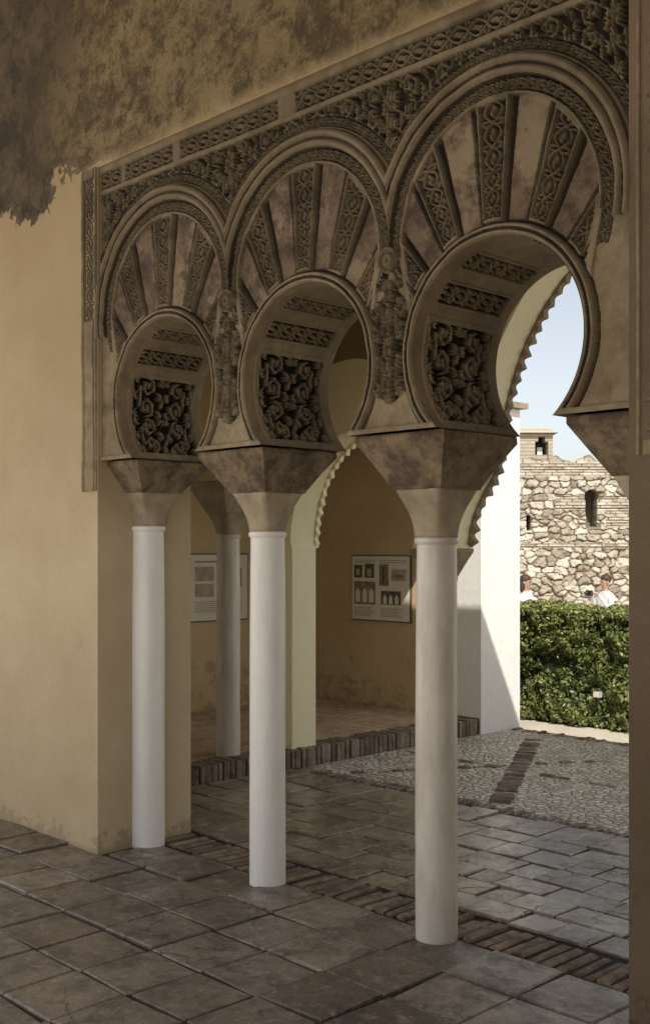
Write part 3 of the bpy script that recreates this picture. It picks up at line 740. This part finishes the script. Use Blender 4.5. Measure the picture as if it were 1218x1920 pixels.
# ---------------------------------------------------------------- people
M_skin=simple('skin',(.45,.28,.19),.5,.1,8,0); M_shirtw=simple('shirt_white',(.75,.74,.72),.8,.1,8,.1)
M_tr=simple('trousers',(.05,.06,.09),.8,.2,8,.1); M_hair=simple('hair_brown',(.06,.035,.02),.6,.3,30,.3); M_blk=simple('black_plastic',(.02,.02,.02),.4,.1,8,0)
def person(name,loc,rotz,shirt,hand,longhair):
    vs=[];es=[];rad=[]
    def v(p,r,par=None):
        vs.append(p);rad.append(r)
        if par is not None: es.append((par,len(vs)-1))
        return len(vs)-1
    pel=v((0,0,.95),.14); sp_=v((0,0,1.12),.125,pel); ch=v((0,.01,1.32),.15,sp_); nk=v((0,.01,1.46),.06,ch); n2=v((0,0,1.52),.052,nk)
    h1=v((0,-.01,1.58),.072,n2); h2=v((0,0,1.66),.09,h1); h3=v((0,.0,1.72),.06,h2)
    hands=[]
    for s in (-1,1):
        sh=v((.17*s,.01,1.39),.062,ch); el=v((.24*s,-.06,1.12),.046,sh); wr=v((hand[0]*s,hand[1],hand[2]),.03,el)
        dirv=Vector((-.04*s,-.07,.03)); pm=v(tuple(Vector((hand[0]*s,hand[1],hand[2]))+dirv),.03,wr); hands.append(vs[pm])
        for k in range(4):
            b=Vector(vs[pm]); o=Vector((0,0,.026-.017*k)); a=v(tuple(b+o+Vector((-.02*s,-.03,0))),.009,pm); a=v(tuple(b+o+Vector((-.045*s,-.035-.004*(k%2),0))),.008,a); v(tuple(b+o+Vector((-.055*s,-.015,0))),.007,a)
        a=v(tuple(Vector(vs[wr])+Vector((-.03*s,-.02,.035))),.011,wr); v(tuple(Vector(vs[wr])+Vector((-.05*s,-.05,.045))),.009,a)
        hp=v((.09*s,0,.88),.10,pel); kn=v((.10*s,-.02,.50),.062,hp); an=v((.11*s,.02,.09),.042,kn); v((.12*s,-.13,.04),.04,an)
    m=bpy.data.meshes.new(name); m.from_pydata(vs,es,[]); o=bpy.data.objects.new(name+'_tmp',m); col.objects.link(o)
    md=o.modifiers.new('s','SKIN'); 
    for i,r in enumerate(rad): m.skin_vertices[0].data[i].radius=(r,r)
    m.skin_vertices[0].data[0].use_root=True
    sd=o.modifiers.new('d','SUBSURF'); sd.levels=2;sd.render_levels=2
    dg=bpy.context.evaluated_depsgraph_get(); nm=bpy.data.meshes.new_from_object(o.evaluated_get(dg)); bpy.data.objects.remove(o)
    e=empty(name); b=bpy.data.objects.new('body',nm); link(b,e)
    nm.materials.clear()
    for mt in (M_skin,shirt,M_tr,M_blk): nm.materials.append(mt)
    for p in nm.polygons:
        c=p.center; p.use_smooth=True
        nearhand=min((Vector(c)-Vector(h)).length for h in hands)<.11
        if nearhand or (c.z>1.47 and abs(c.x)<.12): i=0
        elif c.z>.93: i=1
        elif c.z>.1: i=2
        else: i=3
        p.material_index=i
    def ball(nm_,c,s,mat):
        bm=bmesh.new(); bmesh.ops.create_uvsphere(bm,u_segments=20,v_segments=12,radius=1); me=bpy.data.meshes.new(nm_); 
        for q in bm.verts: q.co=Vector((q.co.x*s[0]+c[0],q.co.y*s[1]+c[1],q.co.z*s[2]+c[2]))
        bm.to_mesh(me);bm.free(); me.materials.append(mat)
        for p in me.polygons:p.use_smooth=True
        link(bpy.data.objects.new(nm_,me),e)
    ball('hair',(0,.025,1.69),(.095,.10,.095),M_hair)
    if longhair: ball('hair_back',(0,.06,1.58),(.10,.07,.15),M_hair)
    ball('nose',(0,-.095,1.62),(.012,.02,.018),M_skin)
    for s in (-1,1): ball('eye',(.03*s,-.078,1.645),(.011,.01,.008),M_blk); ball('ear',(.088*s,0,1.63),(.012,.02,.03),M_skin)
    ball('mouth',(0,-.082,1.585),(.022,.008,.006),M_ph3)
    if not longhair:
        box('camera_body',-.065,.065,hand[1]-.16,hand[1]-.1,hand[2]-.03,hand[2]+.07,M_blk,e); ball('camera_lens',(0,hand[1]-.19,hand[2]+.02),(.035,.05,.035),M_blk)
    e.location=loc; e.rotation_euler=(0,0,rotz); return e
def gp(px,Z): X=(px-609)/2100*Z; p=Fv*Z+Rv*X; return (p[0],p[1],-.65)
person('woman',gp(986,20.2),math.radians(100),M_shirtw,(.12,-.25,1.15),True)
person('photographer',gp(1133,20.4),math.radians(-20),M_shirtw,(.09,-.22,1.42),False)

# ---------------------------------------------------------------- camera, light, world
cam=bpy.data.cameras.new('camera'); co=bpy.data.objects.new('camera',cam); link(co)
co.location=(0,0,1.6); co.rotation_euler=(math.pi/2,0,math.atan2(.716,.698))
cam.sensor_fit='VERTICAL'; cam.sensor_height=36; cam.lens=36*2100/1920; cam.shift_y=68/1920; cam.clip_end=3000
scene.camera=co
sd=Vector((-1.3,1,-1.9)).normalized()
L=bpy.data.lights.new('sun','SUN'); L.energy=5; L.angle=math.radians(.5); L.color=(1,.95,.86)
lo=bpy.data.objects.new('sun',L); lo.rotation_euler=sd.to_track_quat('-Z','Y').to_euler(); link(lo)
W=bpy.data.worlds.new('World'); scene.world=W; W.use_nodes=True
nt=W.node_tree; bg=nt.nodes['Background']; sk=nt.nodes.new('ShaderNodeTexSky'); sk.sky_type='NISHITA'; sk.sun_disc=False
sk.sun_elevation=math.asin(-sd.z); sk.sun_rotation=math.atan2(-sd.x,-sd.y); sk.dust_density=1.2; sk.air_density=1.0; sk.ozone_density=.7
hs=nt.nodes.new('ShaderNodeHueSaturation'); hs.inputs['Saturation'].default_value=.4
nt.links.new(sk.outputs[0],hs.inputs['Color']); nt.links.new(hs.outputs[0],bg.inputs[0]); bg.inputs[1].default_value=.15
scene.view_settings.view_transform='Standard'; scene.view_settings.look='None'; scene.view_settings.exposure=0
